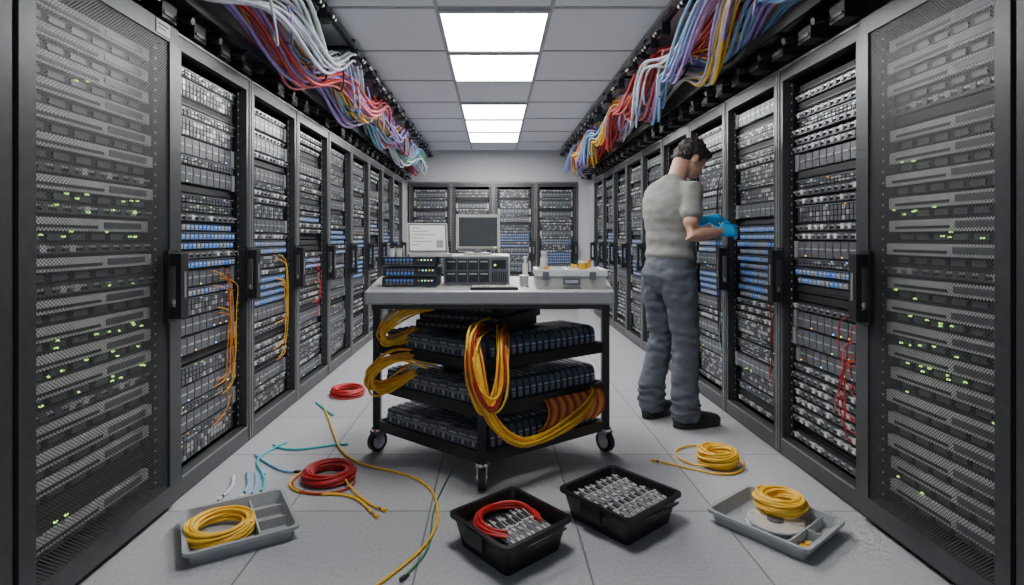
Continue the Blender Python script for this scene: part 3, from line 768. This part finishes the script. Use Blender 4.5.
for s in (-1,1):
    ball(bm,Hd(-.005,s*.082,-.012),.020,.010,.030,HR @ Matrix.Rotation(s*0.3,4,'Z')); ball(bm,Hd(.062,s*.038,-.030),.022,.018,.018,HR)
finish(bm,'head','skin',0.0045,3)
for i,s in enumerate((-1,1)):
    bm=bmesh.new(); ball(bm,Hd(.083,s*.030,-.004),.012,.012,.010,HR); finish(bm,'eye_%d'%(i+1),'eye',None)
    bm=bmesh.new(); ball(bm,Hd(.0925,s*.031,-.005),.004,.006,.006,HR); finish(bm,'iris_%d'%(i+1),'hair',None)
    bm=bmesh.new(); ball(bm,Hd(.097,s*.032,.014),.005,.019,.004,HR); finish(bm,'eyebrow_%d'%(i+1),'hair',None)
bm=bmesh.new(); ball(bm,Hd(.098,0,-.067),.006,.019,.006,HR); finish(bm,'lips','lip',None)
bm=bmesh.new()
ball(bm,Hd(-.018,0,.048),.100,.085,.088,HR); ball(bm,Hd(-.050,0,.005),.068,.078,.074,HR); ball(bm,Hd(.055,0,.085),.044,.062,.030,HR)
for s in (-1,1): ball(bm,Hd(.018,s*.068,.030),.028,.014,.036,HR)
def hr(co):
    return noise.noise(co*38)+0.6*noise.noise(co*80)
finish(bm,'hair','hair',0.005,2,disp=(0.008,hr))
bm=bmesh.new()
for sh,el,wrs in ((shR,elR,wrR),(shL,elL,wrL)):
    tube(bm,[sh.lerp(el,0.35),sh.lerp(el,0.75),el,el.lerp(wrs,0.3),el.lerp(wrs,0.7),wrs],[.048,.043,.040,.043,.033,.027],UP)
finish(bm,'arms','skin',0.008,3)
def hand(name, w, d, up, side, curl=0.5):
    d=d.normalized(); nrm=(up-d*up.dot(d)).normalized(); lat=d.cross(nrm)*side
    bm=bmesh.new()
    tube(bm,[w-d*0.03,w-d*0.005,w+d*.03,w+d*.075],[(.033,.033),(.030,.027),(.041,.021),(.042,.017)],lat,18)
    tube(bm,[w-d*0.04,w-d*0.032],[(.036,.036),(.036,.036)],lat,18)
    for k,(off,ln) in enumerate(((.031,.068),(.010,.078),(-.012,.072),(-.032,.056))):
        c=curl+0.12*k; p=w+d*.072+lat*off; pts=[p-d*.02,p]; a=0.15
        for sg in (0.45,0.30,0.25):
            a+=c; v=d*math.cos(a)-nrm*math.sin(a)+lat*(off*2.2); p=p+v.normalized()*ln*sg; pts.append(p)
        tube(bm,pts,[.0105,.0105,.0095,.0088,.0078],lat,10)
    p=w+d*.018+lat*.030
    tube(bm,[p,p+d*.022+lat*.026-nrm*.010,p+d*.048+lat*.034-nrm*.026,p+d*.068+lat*.028-nrm*.036],[.015,.0135,.0115,.009],nrm,10)
    return finish(bm,name,'glove',0.0035,2)
hand('gloved_hand_right',wrR,Vector((0.97,0.10,0.10)),Vector((0.1,-0.85,0.5)),-1,curl=0.22)
hand('gloved_hand_left',wrL,Vector((0.95,-0.22,0.20)),Vector((-0.1,-0.5,0.9)),1,curl=0.26)
for nm,s,fa,tw in (('shoe_right',-1,0.01,-0.25),('shoe_left',1,-0.04,0.15)):
    fd=(Matrix.Rotation(tw,3,'Z') @ F); sd=Vector((-fd.y,fd.x,0)); o=P(fa,s*.12,0)
    bm=bmesh.new()
    tube(bm,[o-fd*.055+UP*.052,o+fd*.02+UP*.056,o+fd*.10+UP*.050,o+fd*.17+UP*.043,o+fd*.210+UP*.038],[(.037,.046),(.042,.052),(.048,.046),(.048,.040),(.038,.032)],sd,18)
    tube(bm,[o-fd*.01+UP*.06,o-fd*.01+UP*.14],[(.042,.052),(.045,.05)],sd,16)
    n=24; bot=[];top=[]
    for i in range(n):
        t=2*math.pi*i/n; x=0.078+0.158*math.cos(t); y=(0.052-0.006*math.cos(t+.6))*math.sin(t)
        bot.append(bm.verts.new(o+fd*x+sd*y+UP*0.003)); top.append(bm.verts.new(o+fd*x+sd*y+UP*.028))
    for i in range(n): bm.faces.new((bot[i],bot[(i+1)%n],top[(i+1)%n],top[i]))
    bm.faces.new(list(reversed(bot))); bm.faces.new(top)
    finish(bm,nm,'shoe',0.006,1)

# ------------------------------------------------------------------ world + camera
w=bpy.data.worlds.new('world'); S.world=w; w.use_nodes=True
w.node_tree.nodes['Background'].inputs['Color'].default_value=(0.78,0.87,1.0,1)
w.node_tree.nodes['Background'].inputs['Strength'].default_value=0.55
cam=bpy.data.cameras.new('camera'); co=bpy.data.objects.new('camera',cam); COL.objects.link(co)
co.location=(0,0,CAMH); co.rotation_euler=(math.radians(90),0,0)
cam.sensor_width=36; cam.lens=19.2; cam.shift_x=18/1024; cam.shift_y=-54.5/1024; cam.clip_start=0.05
S.camera=co
